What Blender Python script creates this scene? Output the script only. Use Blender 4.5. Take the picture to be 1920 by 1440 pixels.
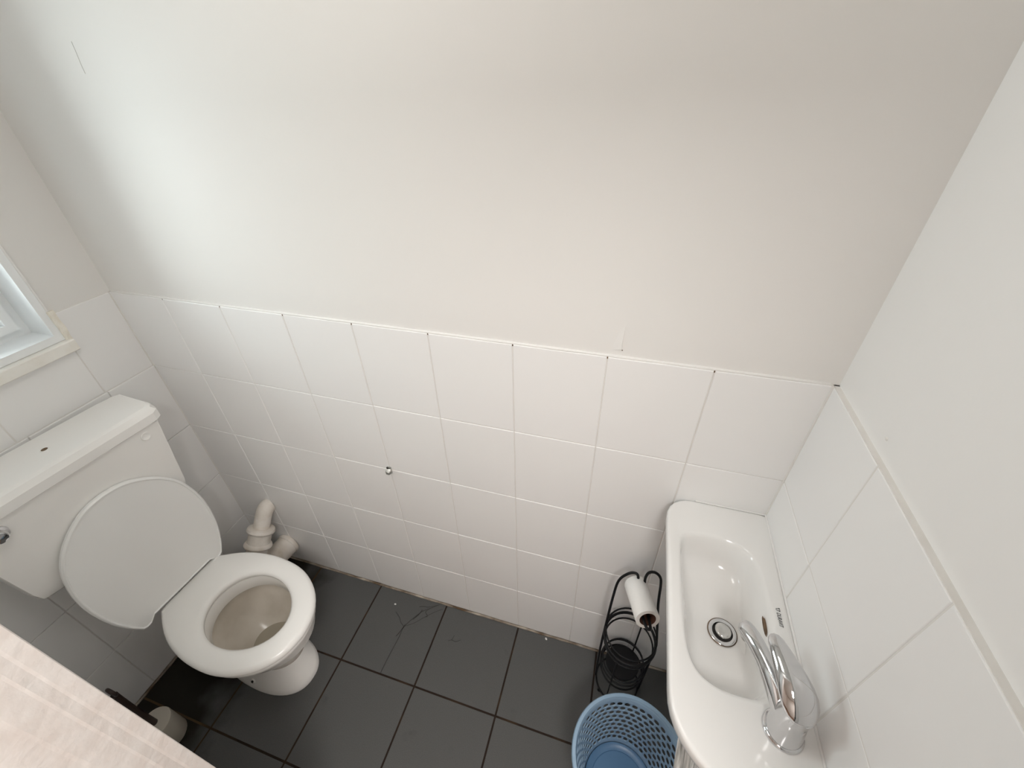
import bpy, math, random
from mathutils import Vector, Matrix, Euler
random.seed(7)
C = bpy.context.scene.collection
sc = bpy.context.scene
for o in list(bpy.data.objects):
    bpy.data.objects.remove(o, do_unlink=True)

# ------------------------------------------------------------------ camera
cam_d = bpy.data.cameras.new('camera'); cam = bpy.data.objects.new('camera', cam_d); C.objects.link(cam)
R = ((0.95635796, 0.29081721, -0.02836922), (0.14604812, -0.55984617, -0.81562382), (-0.25307984, 0.77588506, -0.57788664))
m = Matrix.Identity(4)
for i in range(3):
    m[i][0] = R[0][i]; m[i][1] = -R[1][i]; m[i][2] = -R[2][i]
m[0][3], m[1][3], m[2][3] = 1.41545, -0.74193, 1.71574
cam.matrix_world = m
cam_d.sensor_width = 36.0
cam_d.lens = 790.2 * 36 / 1920
cam_d.shift_x = (960 - 945.45) / 1920
cam_d.shift_y = -(720 - 710.41) / 1920
cam_d.clip_start = 0.02
sc.camera = cam
# ------------------------------------------------------------------ world, light, exposure
w = bpy.data.worlds.new('overcast_sky'); sc.world = w; w.use_nodes = True
bg = w.node_tree.nodes['Background']
bg.inputs[0].default_value = (0.94, 0.98, 1.0, 1); bg.inputs[1].default_value = 12.0
sc.view_settings.view_transform = 'Standard'; sc.view_settings.look = 'None'
sc.view_settings.gamma = 1.0; sc.view_settings.use_curve_mapping = False
sc.view_settings.exposure = 0.0
sc.cycles.max_bounces = 16; sc.cycles.diffuse_bounces = 10; sc.cycles.glossy_bounces = 6
sc.cycles.transparent_max_bounces = 8
WIN = dict(y0=-0.56, y1=-0.150, z0=1.175, z1=2.02)
def area(name, loc, rot, sx, sy, power, col=(1, 1, 1)):
    l = bpy.data.lights.new(name, 'AREA'); l.shape = 'RECTANGLE'; l.size = sx; l.size_y = sy; l.energy = power; l.color = col
    o = bpy.data.objects.new(name, l); C.objects.link(o); o.location = loc; o.rotation_euler = rot
    return o
# a portal in the window opening (guides the sky light, gives none of its own)
po = area('window_portal', (-0.165, (WIN['y0'] + WIN['y1']) / 2, (WIN['z0'] + WIN['z1']) / 2), (0, -math.pi / 2, 0),
          WIN['z1'] - WIN['z0'], WIN['y1'] - WIN['y0'], 1)
po.data.cycles.is_portal = True
HALL_POWER = 23.0
HX0, HY0 = 1.72, -1.40
FILL_POWER = 2.2

# ------------------------------------------------------------------ materials
def mat(name, col, rough=0.5, metal=0.0, spec=0.5, noise=None, bump=None, coat=0.0):
    """noise=(scale, amount, colour2) mottles the colour, bump=(scale, strength) gives a fine relief"""
    M = bpy.data.materials.new(name); M.use_nodes = True
    nt = M.node_tree; b = nt.nodes['Principled BSDF']
    b.inputs['Base Color'].default_value = (*col, 1); b.inputs['Roughness'].default_value = rough
    b.inputs['Metallic'].default_value = metal; b.inputs['Specular IOR Level'].default_value = spec
    b.inputs['Coat Weight'].default_value = coat
    tc = nt.nodes.new('ShaderNodeTexCoord')
    if noise:
        n = nt.nodes.new('ShaderNodeTexNoise'); n.inputs['Scale'].default_value = noise[0]; n.inputs['Detail'].default_value = 5
        nt.links.new(tc.outputs['Object'], n.inputs['Vector'])
        r = nt.nodes.new('ShaderNodeValToRGB'); r.color_ramp.elements[0].position = 0.38; r.color_ramp.elements[1].position = 0.68
        r.color_ramp.elements[0].color = (*col, 1)
        c2 = noise[2]; a = noise[1]
        r.color_ramp.elements[1].color = (*[col[i] * (1 - a) + c2[i] * a for i in range(3)], 1)
        nt.links.new(n.outputs['Fac'], r.inputs['Fac']); nt.links.new(r.outputs['Color'], b.inputs['Base Color'])
    if bump:
        n2 = nt.nodes.new('ShaderNodeTexNoise'); n2.inputs['Scale'].default_value = bump[0]; n2.inputs['Detail'].default_value = 4
        nt.links.new(tc.outputs['Object'], n2.inputs['Vector'])
        bp = nt.nodes.new('ShaderNodeBump'); bp.inputs['Strength'].default_value = bump[1]; bp.inputs['Distance'].default_value = 0.002
        nt.links.new(n2.outputs['Fac'], bp.inputs['Height']); nt.links.new(bp.outputs['Normal'], b.inputs['Normal'])
    return M
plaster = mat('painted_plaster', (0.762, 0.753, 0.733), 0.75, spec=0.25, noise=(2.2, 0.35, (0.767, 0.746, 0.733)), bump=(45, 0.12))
plaster_lit = mat('painted_plaster_lit', (0.815, 0.81, 0.80), 0.75, spec=0.25, noise=(2.2, 0.35, (0.815, 0.803, 0.79)), bump=(45, 0.12))  # lighter copy of the plaster, light on the right wall put into its colour
tile_white = mat('painted_tile', (0.83, 0.828, 0.822), 0.32, spec=0.35, noise=(5, 0.3, (0.825, 0.815, 0.82)), bump=(14, 0.10))
grout_white = mat('painted_grout', (0.76, 0.745, 0.72), 0.7, noise=(30, 0.5, (0.70, 0.675, 0.64)))
ceramic = mat('white_ceramic', (0.90, 0.89, 0.87), 0.14, spec=0.5)
pan_inside = mat('stained_ceramic', (0.66, 0.61, 0.54), 0.2, noise=(9, 0.8, (0.50, 0.45, 0.38)))
seat_plastic = mat('white_seat_plastic', (0.92, 0.915, 0.895), 0.22)
lid_plastic = mat('white_lid_plastic', (0.88, 0.885, 0.875), 0.32)
basin_mat = mat('basin_ceramic', (0.765, 0.757, 0.743), 0.12)
chrome = mat('chrome', (0.66, 0.66, 0.67), 0.06, 1.0)
dull_chrome = mat('dull_chrome', (0.70, 0.70, 0.69), 0.22, 1.0, noise=(60, 0.6, (0.45, 0.43, 0.40)))
dark = mat('dark_gap', (0.02, 0.018, 0.016), 0.5)
rust = mat('rusty_rim', (0.16, 0.10, 0.055), 0.7, noise=(40, 0.7, (0.04, 0.03, 0.02)))
wire = mat('black_wire', (0.008, 0.008, 0.009), 0.4, spec=0.25)
paper = mat('white_paper', (0.86, 0.85, 0.83), 0.95, spec=0.1, bump=(160, 0.3))
card = mat('brown_card', (0.17, 0.075, 0.05), 0.9)
blue = mat('blue_plastic', (0.28, 0.41, 0.55), 0.38, noise=(4, 0.3, (0.32, 0.45, 0.59)))
blue_base = mat('deep_blue_plastic', (0.10, 0.21, 0.36), 0.35)
pipe_paint = mat('painted_pipe', (0.80, 0.755, 0.705), 0.55, noise=(18, 0.8, (0.62, 0.55, 0.46)), bump=(40, 0.6))
upvc = mat('white_upvc', (0.85, 0.87, 0.88), 0.25)
sill_paint = mat('sill_gloss_paint', (0.88, 0.865, 0.82), 0.3, noise=(25, 0.5, (0.80, 0.76, 0.68)), bump=(60, 0.4))
bead_paint = mat('yellowed_bead', (0.88, 0.85, 0.78), 0.5, noise=(60, 0.6, (0.74, 0.68, 0.58)), bump=(70, 1.0))
wood_paint = mat('white_gloss_woodwork', (0.84, 0.805, 0.78), 0.45, noise=(26, 0.6, (0.74, 0.67, 0.63)), bump=(55, 0.9))
brush_white = mat('yellowed_plastic', (0.56, 0.52, 0.45), 0.5)
brush_dark = mat('dark_brown_plastic', (0.035, 0.020, 0.016), 0.35)
grime = mat('brown_sealant', (0.11, 0.07, 0.04), 0.8, noise=(11, 0.95, (0.55, 0.50, 0.43)))
black_print = mat('black_print', (0.02, 0.02, 0.025), 0.4)
water = mat('pan_water', (0.42, 0.38, 0.31), 0.03, spec=0.6)
grey_metal = mat('weathered_metal', (0.30, 0.31, 0.29), 0.4, 0.8, noise=(150, 0.8, (0.75, 0.75, 0.72)))
hall_paint = mat('hall_paint', (0.76, 0.70, 0.65), 0.8)
hall_floor = mat('hall_boards', (0.20, 0.12, 0.08), 0.5)

# floor tiles: grey, browner and blacker towards the toilet end, grime plus painted-in shade (world position on the floor)
def floor_material(name, col, rough, grime_shade_col, base_amount):
    M = bpy.data.materials.new(name); M.use_nodes = True; nt = M.node_tree; b = nt.nodes['Principled BSDF']
    b.inputs['Roughness'].default_value = rough; b.inputs['Specular IOR Level'].default_value = 0.3
    geo = nt.nodes.new('ShaderNodeNewGeometry'); sep = nt.nodes.new('ShaderNodeSeparateXYZ')
    nt.links.new(geo.outputs['Position'], sep.inputs[0])
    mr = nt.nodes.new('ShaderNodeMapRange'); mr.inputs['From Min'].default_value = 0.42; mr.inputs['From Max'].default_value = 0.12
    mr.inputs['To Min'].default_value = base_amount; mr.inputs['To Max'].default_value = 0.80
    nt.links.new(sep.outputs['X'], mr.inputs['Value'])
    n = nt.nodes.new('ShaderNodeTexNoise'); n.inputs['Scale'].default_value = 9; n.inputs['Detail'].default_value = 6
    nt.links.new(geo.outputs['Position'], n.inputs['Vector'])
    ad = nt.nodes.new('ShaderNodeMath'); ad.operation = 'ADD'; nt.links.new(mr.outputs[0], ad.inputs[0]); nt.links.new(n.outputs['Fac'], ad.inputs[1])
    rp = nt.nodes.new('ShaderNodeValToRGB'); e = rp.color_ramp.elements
    e[0].position = 0.55; e[0].color = (*col, 1); e[1].position = 1.05; e[1].color = (*grime_shade_col, 1)
    nt.links.new(ad.outputs[0], rp.inputs['Fac'])
    n2 = nt.nodes.new('ShaderNodeTexNoise'); n2.inputs['Scale'].default_value = 420
    nt.links.new(geo.outputs['Position'], n2.inputs['Vector'])
    mx = nt.nodes.new('ShaderNodeMixRGB'); mx.blend_type = 'OVERLAY'; mx.inputs['Fac'].default_value = 0.25
    nt.links.new(rp.outputs['Color'], mx.inputs[1]); nt.links.new(n2.outputs['Fac'], mx.inputs[2])
    nt.links.new(mx.outputs[0], b.inputs['Base Color'])
    return M
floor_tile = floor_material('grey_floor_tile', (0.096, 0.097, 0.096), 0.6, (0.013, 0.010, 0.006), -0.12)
floor_grout = floor_material('dirty_floor_grout', (0.022, 0.013, 0.009), 0.85, (0.085, 0.052, 0.025), 0.02)

# window pane: clear, reflecting at grazing angles
gl = bpy.data.materials.new('window_glass'); gl.use_nodes = True; nt = gl.node_tree; nt.nodes.remove(nt.nodes['Principled BSDF'])
tr = nt.nodes.new('ShaderNodeBsdfTransparent'); tr.inputs[0].default_value = (0.93, 0.97, 0.97, 1)
gs = nt.nodes.new('ShaderNodeBsdfGlossy'); gs.inputs['Roughness'].default_value = 0.05
fr = nt.nodes.new('ShaderNodeFresnel'); fr.inputs[0].default_value = 1.45
mx = nt.nodes.new('ShaderNodeMixShader'); nt.links.new(fr.outputs[0], mx.inputs[0]); nt.links.new(tr.outputs[0], mx.inputs[1]); nt.links.new(gs.outputs[0], mx.inputs[2])
nt.links.new(mx.outputs[0], nt.nodes['Material Output'].inputs[0])

# grey and white striped cloth
cl = bpy.data.materials.new('striped_cloth'); cl.use_nodes = True; nt = cl.node_tree; b = nt.nodes['Principled BSDF']; b.inputs['Roughness'].default_value = 0.9
tc = nt.nodes.new('ShaderNodeTexCoord'); mp = nt.nodes.new('ShaderNodeMapping'); mp.inputs['Scale'].default_value = (20, 3, 1)
n = nt.nodes.new('ShaderNodeTexNoise'); n.inputs['Scale'].default_value = 1.0; n.inputs['Detail'].default_value = 4
rp = nt.nodes.new('ShaderNodeValToRGB'); rp.color_ramp.elements[0].position = 0.36; rp.color_ramp.elements[1].position = 0.62
rp.color_ramp.elements[0].color = (0.20, 0.20, 0.185, 1); rp.color_ramp.elements[1].color = (0.72, 0.71, 0.69, 1)
nt.links.new(tc.outputs['UV'], mp.inputs[0]); nt.links.new(mp.outputs[0], n.inputs['Vector']); nt.links.new(n.outputs['Fac'], rp.inputs[0]); nt.links.new(rp.outputs[0], b.inputs['Base Color'])

# ------------------------------------------------------------------ mesh helpers
class MB:
    def __init__(s): s.v = []; s.f = []; s.mi = []
    def add(s, vs, fs, k=0):
        o = len(s.v); s.v += [tuple(p) for p in vs]; s.f += [tuple(i + o for i in f) for f in fs]; s.mi += [k] * len(fs)
    def box(s, x0, x1, y0, y1, z0, z1, k=0):
        s.add([(x, y, z) for x in (x0, x1) for y in (y0, y1) for z in (z0, z1)],
              [(0, 1, 3, 2), (4, 6, 7, 5), (0, 4, 5, 1), (2, 3, 7, 6), (0, 2, 6, 4), (1, 5, 7, 3)], k)
    def loft(s, rings, cap0=True, cap1=True, k=0, closed=False):
        n = len(rings[0]); vs = [p for r in rings for p in r]; fs = []
        last = len(rings) if closed else len(rings) - 1
        for i in range(last):
            a = i * n; c = ((i + 1) % len(rings)) * n
            for j in range(n):
                q = (j + 1) % n
                fs.append((a + j, a + q, c + q, c + j))
        if cap0 and not closed: fs.append(tuple(reversed(range(n))))
        if cap1 and not closed: fs.append(tuple(range((len(rings) - 1) * n, len(rings) * n)))
        s.add(vs, fs, k)
    def tube(s, path, r, n=10, closed=False, k=0):
        P = [Vector(p) for p in path]; rings = []; ref = None
        rr = r if isinstance(r, (list, tuple)) else [r] * len(P)
        for i, p in enumerate(P):
            if closed: t = P[(i + 1) % len(P)] - P[i - 1]
            else: t = P[min(i + 1, len(P) - 1)] - P[max(i - 1, 0)]
            t.normalize()
            if ref is None: ref = Vector((0, 0, 1)) if abs(t.z) < 0.9 else Vector((1, 0, 0))
            u = (ref - t * ref.dot(t)).normalized(); ref = u; v = t.cross(u)
            rings.append([p + (u * math.cos(a) + v * math.sin(a)) * rr[i] for a in [2 * math.pi * q / n for q in range(n)]])
        s.loft(rings, k=k, closed=closed)
    def lathe(s, prof, c=(0, 0, 0), n=32, k=0, axis=None, cap0=True, cap1=True):
        """prof: (radius, height) pairs along the axis"""
        ax = Vector(axis or (0, 0, 1)).normalized(); ref = Vector((1, 0, 0)) if abs(ax.x) < 0.9 else Vector((0, 1, 0))
        u = (ref - ax * ref.dot(ax)).normalized(); v = ax.cross(u); c = Vector(c)
        s.loft([[c + ax * h + (u * math.cos(a) + v * math.sin(a)) * r for a in [2 * math.pi * q / n for q in range(n)]] for r, h in prof], cap0, cap1, k)
    def mesh(s, name, mats, smooth=False):
        me = bpy.data.meshes.new(name); me.from_pydata(s.v, [], s.f); me.update()
        for mm in (mats if isinstance(mats, (list, tuple)) else [mats]): me.materials.append(mm)
        me.polygons.foreach_set('material_index', s.mi)
        if smooth:
            me.polygons.foreach_set('use_smooth', [True] * len(me.polygons))
            me.set_sharp_from_angle(angle=math.radians(smooth if smooth is not True else 40))
        return me
    def build(s, name, mats, parent=None, smooth=False, **kw):
        o = bpy.data.objects.new(name, s.mesh(name, mats, smooth)); C.objects.link(o)
        if parent: o.parent = parent
        for k_, v_ in kw.items(): o[k_] = v_
        return o
def fix(o):   # consistent outward normals
    import bmesh
    bm = bmesh.new(); bm.from_mesh(o.data); bmesh.ops.recalc_face_normals(bm, faces=bm.faces); bm.to_mesh(o.data); bm.free(); return o
def thing(name, label, cat, loc=(0, 0, 0), rotz=0, group=None):
    o = bpy.data.objects.new(name, None); C.objects.link(o); o.location = loc; o.rotation_euler = (0, 0, rotz); o.empty_display_size = 0.05
    o['label'] = label; o['category'] = cat
    if group: o['group'] = group
    return o
def tag(o, label, cat, group=None):
    o['label'] = label; o['category'] = cat
    if group: o['group'] = group
    return o
def spline(pts, n=8, closed=False):
    P = [Vector(p) for p in pts]; out = []; N = len(P)
    for i in range(N if closed else N - 1):
        p0, p1, p2, p3 = (P[(i - 1) % N], P[i], P[(i + 1) % N], P[(i + 2) % N]) if closed else (P[max(i - 1, 0)], P[i], P[i + 1], P[min(i + 2, N - 1)])
        for j in range(n):
            t = j / n
            out.append(0.5 * ((2 * p1) + (p2 - p0) * t + (2 * p0 - 5 * p1 + 4 * p2 - p3) * t * t + (3 * p1 - p0 - 3 * p2 + p3) * t ** 3))
    if not closed: out.append(P[-1])
    return out
def cast(poly, c, n):   # resample a closed 2D outline by angle about c
    out = []; M_ = len(poly)
    for q in range(n):
        a = 2 * math.pi * q / n; dx, dy = math.cos(a), math.sin(a); best = None
        for i in range(M_):
            x1, y1 = poly[i][0] - c[0], poly[i][1] - c[1]; x2, y2 = poly[(i + 1) % M_][0] - c[0], poly[(i + 1) % M_][1] - c[1]
            ex, ey = x2 - x1, y2 - y1; den = dx * ey - dy * ex
            if abs(den) < 1e-12: continue
            t = (x1 * ey - y1 * ex) / den; s_ = (x1 * dy - y1 * dx) / den
            if t > 0 and -1e-9 <= s_ <= 1 + 1e-9 and (best is None or t > best): best = t
        out.append((c[0] + dx * best, c[1] + dy * best))
    return out
def rrect(x0, x1, y0, y1, r, n=8):   # r: radii of corners (x1,y1),(x0,y1),(x0,y0),(x1,y0)
    r = r if isinstance(r, (list, tuple)) else [r] * 4; out = []
    for k, (cx, cy) in enumerate(((x1 - r[0], y1 - r[0]), (x0 + r[1], y1 - r[1]), (x0 + r[2], y0 + r[2]), (x1 - r[3], y0 + r[3]))):
        for j in range(n + 1):
            a = math.pi / 2 * (k + j / n); out.append((cx + r[k] * math.cos(a), cy + r[k] * math.sin(a)))
    return out

# ------------------------------------------------------------------ room shell
W, ZT, ZC, YF, YH = 1.787, 1.257, 2.40, -0.700, -0.815
TH = 0.008                                                     # tile thickness
mb = MB(); mb.box(-0.30, W + 0.12, 0.005, 0.12, ZT, ZC); mb.box(-0.30, W + 0.12, 0.0018, 0.12, -0.05, ZT, 1)
wall_back = mb.build('wall_back', [plaster, grout_white], kind='structure')
mb = MB(); mb.box(W + 0.010, W + 0.13, YH, 0.12, ZT, ZC); mb.box(W + 0.0009, W + 0.13, YF, 0.12, -0.05, ZT, 1); mb.box(W + 0.010, W + 0.13, YH, YF, -0.05, ZT, 0)
wall_right = mb.build('wall_right', [plaster_lit, grout_white], kind='structure')
y0, y1, z0, z1 = WIN['y0'], WIN['y1'], WIN['z0'], WIN['z1']
mb = MB(); xa, xb = -0.16, -0.003
mb.box(xa, xb, y1, 0.12, ZT, ZC); mb.box(xa, xb, YF - 0.3, y0, ZT, ZC); mb.box(xa, xb, y0, y1, z1, ZC)
xg = -0.0009
mb.box(xa, xg, y1, 0.12, -0.05, ZT, 1); mb.box(xa, xg, YF - 0.3, y0, -0.05, ZT, 1); mb.box(xa, xg, y0, y1, -0.05, z0, 1)
wall_left = mb.build('wall_left', [plaster, grout_white], kind='structure')
DX0, DX1, DZ = 0.88, 1.70, 2.02
mb = MB(); mb.box(-0.16, DX0, YH, YF, -0.05, ZC); mb.box(DX1, W + 0.01, YH, YF, -0.05, ZC); mb.box(DX0, DX1, YH, YF, DZ, ZC)
mb.build('wall_front', plaster, kind='structure')
mb = MB(); mb.box(-0.3, 2.9, -2.4, 0.12, ZC, ZC + 0.05); mb.build('ceiling', plaster, kind='structure')
mb = MB(); mb.box(-0.16, W + 0.12, YF - 0.02, 0.12, -0.06, -0.0014); mb.box(-0.3, 2.9, -2.4, YF - 0.02, -0.06, -0.004, 1)
floor = mb.build('floor', [floor_grout, hall_floor], kind='structure')
mb = MB(); mb.box(-0.3, 2.9, -2.4, -2.3, -0.05, ZC); mb.box(-0.3, -0.16, -2.3, YF - 0.3, -0.05, ZC); mb.box(2.8, 2.9, -2.3, YH, -0.05, ZC); mb.box(W + 0.13, 2.9, YH, YH + 0.1, -0.05, ZC); mb.build('wall_hall', hall_paint, kind='structure')
# hallway ceiling lamp behind the camera
lamp = thing('unseen_ceiling_lamp', 'round opal ceiling lamp in the hallway behind the doorway', 'lamp', (HX0, HY0, ZC))
mb = MB(); mb.lathe([(0.25, 0.0), (0.25, -0.03), (0.24, -0.03)], n=32); mb.build('lamp_base', upvc, lamp, 40)
em = bpy.data.materials.new('opal_glow'); em.use_nodes = True
em.node_tree.nodes['Principled BSDF'].inputs['Emission Color'].default_value = (1, 0.93, 0.85, 1); em.node_tree.nodes['Principled BSDF'].inputs['Emission Strength'].default_value = 3
mb = MB(); mb.lathe([(0.238, -0.03), (0.23, -0.055), (0.15, -0.080), (0.02, -0.090)], n=32); mb.build('lamp_shade', em, lamp, 60)
area('hall_lamp_light', (HX0, HY0, ZC - 0.10), (0, 0, 0), 0.44, 0.44, HALL_POWER, (1.0, 0.975, 0.95))

# unseen fill lamp added on the toilet room ceiling to even the light
LX, LY = 0.98, -0.48
room_fill = thing('unseen_ceiling_lamp', 'round opal fill lamp added unseen above the middle of the toilet room', 'lamp', (LX, LY, ZC))
mb = MB(); mb.lathe([(0.15, 0.0), (0.15, -0.03), (0.14, -0.03)], n=32); mb.build('lamp_base', upvc, room_fill, 40)
mb = MB(); mb.lathe([(0.138, -0.03), (0.13, -0.055), (0.09, -0.075), (0.02, -0.082)], n=32); mb.build('lamp_shade', em, room_fill, 60)
area('room_fill_light', (LX, LY, ZC - 0.10), (0, 0, 0), 0.28, 0.28, FILL_POWER, (1.0, 0.97, 0.93))

# ------------------------------------------------------------------ tiles
cache = {}
def tile_mesh(nm, w_, h_, th, material, bev=0.0016):
    key = (nm, round(w_, 4), round(h_, 4))
    if key not in cache:
        a, b_ = w_ / 2, h_ / 2; mb = MB()
        ring = lambda i, z: [(-a + i, -b_ + i, z), (a - i, -b_ + i, z), (a - i, b_ - i, z), (-a + i, b_ - i, z)]
        mb.loft([ring(0, 0), ring(0, th - bev), ring(bev * 0.35, th - bev * 0.3), ring(bev, th)], cap0=False)
        cache[key] = mb.mesh(nm, material)
    return cache[key]
def put_tile(nm, me, parent, loc, rot):
    o = bpy.data.objects.new(nm, me); C.objects.link(o); o.parent = parent; o.location = loc; o.rotation_euler = rot; return o
G = 0.0024
def jit(a): return random.uniform(-a, a)
rows = [(ZT - 0.25 * (i + 1), ZT - 0.25 * i) for i in range(5)]
# back wall: u = x
xs = [0.0] + [0.1997 + 0.19895 * i for i in range(8)] + [W]
for (za, zb) in rows:
    za = max(za, 0.004)
    for a, b_ in zip(xs[:-1], xs[1:]):
        put_tile('tile', tile_mesh('tile', b_ - a - G, zb - za - G, TH, tile_white), wall_back, ((a + b_) / 2, TH + jit(0.0003), (za + zb) / 2),
                 (math.pi / 2 + jit(0.0022), 0, jit(0.0022)))
# right wall
ys = [-0.0, -0.196, -0.395, -0.594, YF + 0.002]
for (za, zb) in rows:
    za = max(za, 0.004)
    for a, b_ in zip(ys[:-1], ys[1:]):
        put_tile('tile', tile_mesh('tile', a - b_ - G, zb - za - G, TH, tile_white), wall_right, (W + TH + jit(0.0003), (a + b_) / 2, (za + zb) / 2),
                 (math.pi / 2 + jit(0.002), 0, -math.pi / 2 + jit(0.002)))
# left wall: the upper course is set back behind the four lower ones, and cut round the window
def left_tile(ya, yb, za, zb, x):
    put_tile('tile', tile_mesh('tile', ya - yb - G, zb - za - G, TH, tile_white), wall_left, (x - TH + jit(0.0003), (ya + yb) / 2, (za + zb) / 2),
             (math.pi / 2 + jit(0.002), 0, math.pi / 2 + jit(0.002)))
zr = rows[0][0]
left_tile(0, y1, zr, ZT, 0.0)
for ya, yb in ((y1, -0.366), (-0.366, y0), (y0, YF + 0.002)):
    left_tile(ya, yb, zr, z0 - 0.022 if yb >= y0 else ZT, 0.0)
yl = [0.0, -0.145, -0.344, -0.543, YF + 0.002]
for (za, zb) in rows[1:]:
    za = max(za, 0.004)
    for a, b_ in zip(yl[:-1], yl[1:]): left_tile(a, b_, za, zb, 0.003)
# floor
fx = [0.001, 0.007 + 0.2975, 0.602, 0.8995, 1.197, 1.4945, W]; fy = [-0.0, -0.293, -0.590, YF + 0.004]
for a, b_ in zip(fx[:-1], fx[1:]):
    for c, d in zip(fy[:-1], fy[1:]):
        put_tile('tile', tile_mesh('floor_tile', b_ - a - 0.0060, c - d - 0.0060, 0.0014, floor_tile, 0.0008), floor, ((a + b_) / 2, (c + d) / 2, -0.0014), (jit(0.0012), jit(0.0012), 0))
# sealant along the floor edges, and filler along the top of the tiles
mb = MB()
pts = [(x, -0.0025, 0.0025 + 0.001 * math.sin(x * 37)) for x in [0.02 + 0.0353 * i for i in range(50)]]
mb.tube(pts, [0.0035 + 0.0015 * abs(math.sin(i * 1.7)) for i in range(50)], 6); mb.build('trim_1', grime, smooth=60, kind='structure')
mb = MB(); pts = [(0.005, y, 0.002) for y in [-0.01 - 0.0345 * i for i in range(20)]]
mb.tube(pts, [0.0040 + 0.0015 * abs(math.sin(i * 1.9)) for i in range(20)], 6); mb.build('trim_2', grime, smooth=60, kind='structure')
mb = MB(); pts = [(x, 0.0045, ZT + 0.0005) for x in [0.004 + 0.0363 * i for i in range(50)]]
mb.tube(pts, [0.0028 + 0.0012 * abs(math.sin(i * 2.3)) for i in range(50)], 6); mb.build('trim_3', plaster, smooth=60, kind='structure')

mb = MB(); mb.tube([(W - 0.0005, -0.0005, z) for z in [0.0 + 0.05 * i for i in range(26)] + [ZT]], 0.0026, 6); mb.build('trim_4', grout_white, smooth=60, kind='structure')
mb = MB(); mb.tube([(0.0018, -0.0005, z) for z in [0.0 + 0.05 * i for i in range(21)]], 0.0026, 6); mb.tube([(0.0005, -0.0005, z) for z in [1.007 + 0.05 * i for i in range(5)] + [ZT]], 0.0024, 6); mb.build('trim_5', grout_white, smooth=60, kind='structure')
# small marks on the plaster
mb = MB()   # puckered fold in the paint above the tiles
A = [(1.4195, 0.0050, 1.335), (1.418, 0.0042, 1.312), (1.417, 0.0030, 1.287), (1.418, 0.0026, 1.276)]
B = [(1.415, 0.0051, 1.333), (1.409, 0.0050, 1.308), (1.400, 0.0049, 1.284), (1.402, 0.0047, 1.272)]
D = [(1.4205, 0.0051, 1.335), (1.4195, 0.0051, 1.312), (1.4190, 0.0051, 1.287), (1.4195, 0.0051, 1.276)]
mb.add(A + B + D, [(0, 1, 5, 4), (1, 2, 6, 5), (2, 3, 7, 6), (0, 8, 9, 1), (1, 9, 10, 2), (2, 10, 11, 3)]); mb.build('paint_fold', plaster, wall_back)
mb = MB(); mb.lathe([(0.0008, 0), (0.0013, -0.0006), (0.0006, -0.001)], (1.4195, 0.0048, 1.2735), 8, axis=(0, 1, 0)); mb.build('pin_hole', rust, wall_back)
mb = MB(); mb.tube(spline([(0.324, 0.0049, 1.800), (0.3225, 0.0049, 1.782), (0.320, 0.0049, 1.765), (0.3195, 0.0049, 1.750)], 4), 0.0005, 5); mb.build('hairline_crack', mat('crack_grey', (0.5, 0.48, 0.45), 0.8), wall_back)
mb = MB(); mb.lathe([(0.003, 0), (0.0025, 0.001), (0.001, 0.0015)], (W + 0.010, -0.166, 1.284), 8, axis=(-1, 0, 0)); mb.build('filler_spot', grout_white, wall_right)
# dark gaps where the tile joints meet the plaster
mb = MB()
for x in xs[1:-1] + [W - 0.001]: mb.box(x - 0.0012, x + 0.0012, 0.001, 0.004, ZT - 0.005, ZT - 0.0005)
mb.build('joint_dirt', rust, wall_back, kind='stuff')

# ------------------------------------------------------------------ window
win = thing('window_1', 'white plastic framed window in the left wall', 'window'); win['kind'] = 'structure'
del win['label']; del win['category']
def frame(mb, ya, yb, za, zb, wd, xa_, xb_):
    mb.box(xa_, xb_, ya, ya + wd, za, zb); mb.box(xa_, xb_, yb - wd, yb, za, zb); mb.box(xa_, xb_, ya + wd, yb - wd, za, za + wd); mb.box(xa_, xb_, ya + wd, yb - wd, zb - wd, zb)
ZB_ = z0 + 0.012
mb = MB(); frame(mb, y0, y1, ZB_, z1, 0.019, -0.090, 0.0005); mb.build('window_lining', upvc, win)
mb = MB(); frame(mb, y0 + 0.017, y1 - 0.017, ZB_ + 0.017, z1 - 0.017, 0.024, -0.135, -0.086); fr_ = mb.build('window_frame', upvc, win)
mb = MB(); frame(mb, y0 + 0.040, y1 - 0.040, ZB_ + 0.040, z1 - 0.040, 0.020, -0.135, -0.074); sash = mb.build('sash', upvc, win)
mb = MB(); frame(mb, y0 + 0.058, y1 - 0.058, ZB_ + 0.058, z1 - 0.058, 0.010, -0.125, -0.092); mb.build('glazing_bead', upvc, sash)
mb = MB(); mb.box(-0.112, -0.108, y0 + 0.060, y1 - 0.060, ZB_ + 0.060, z1 - 0.060); mb.build('pane', gl, win)
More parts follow.
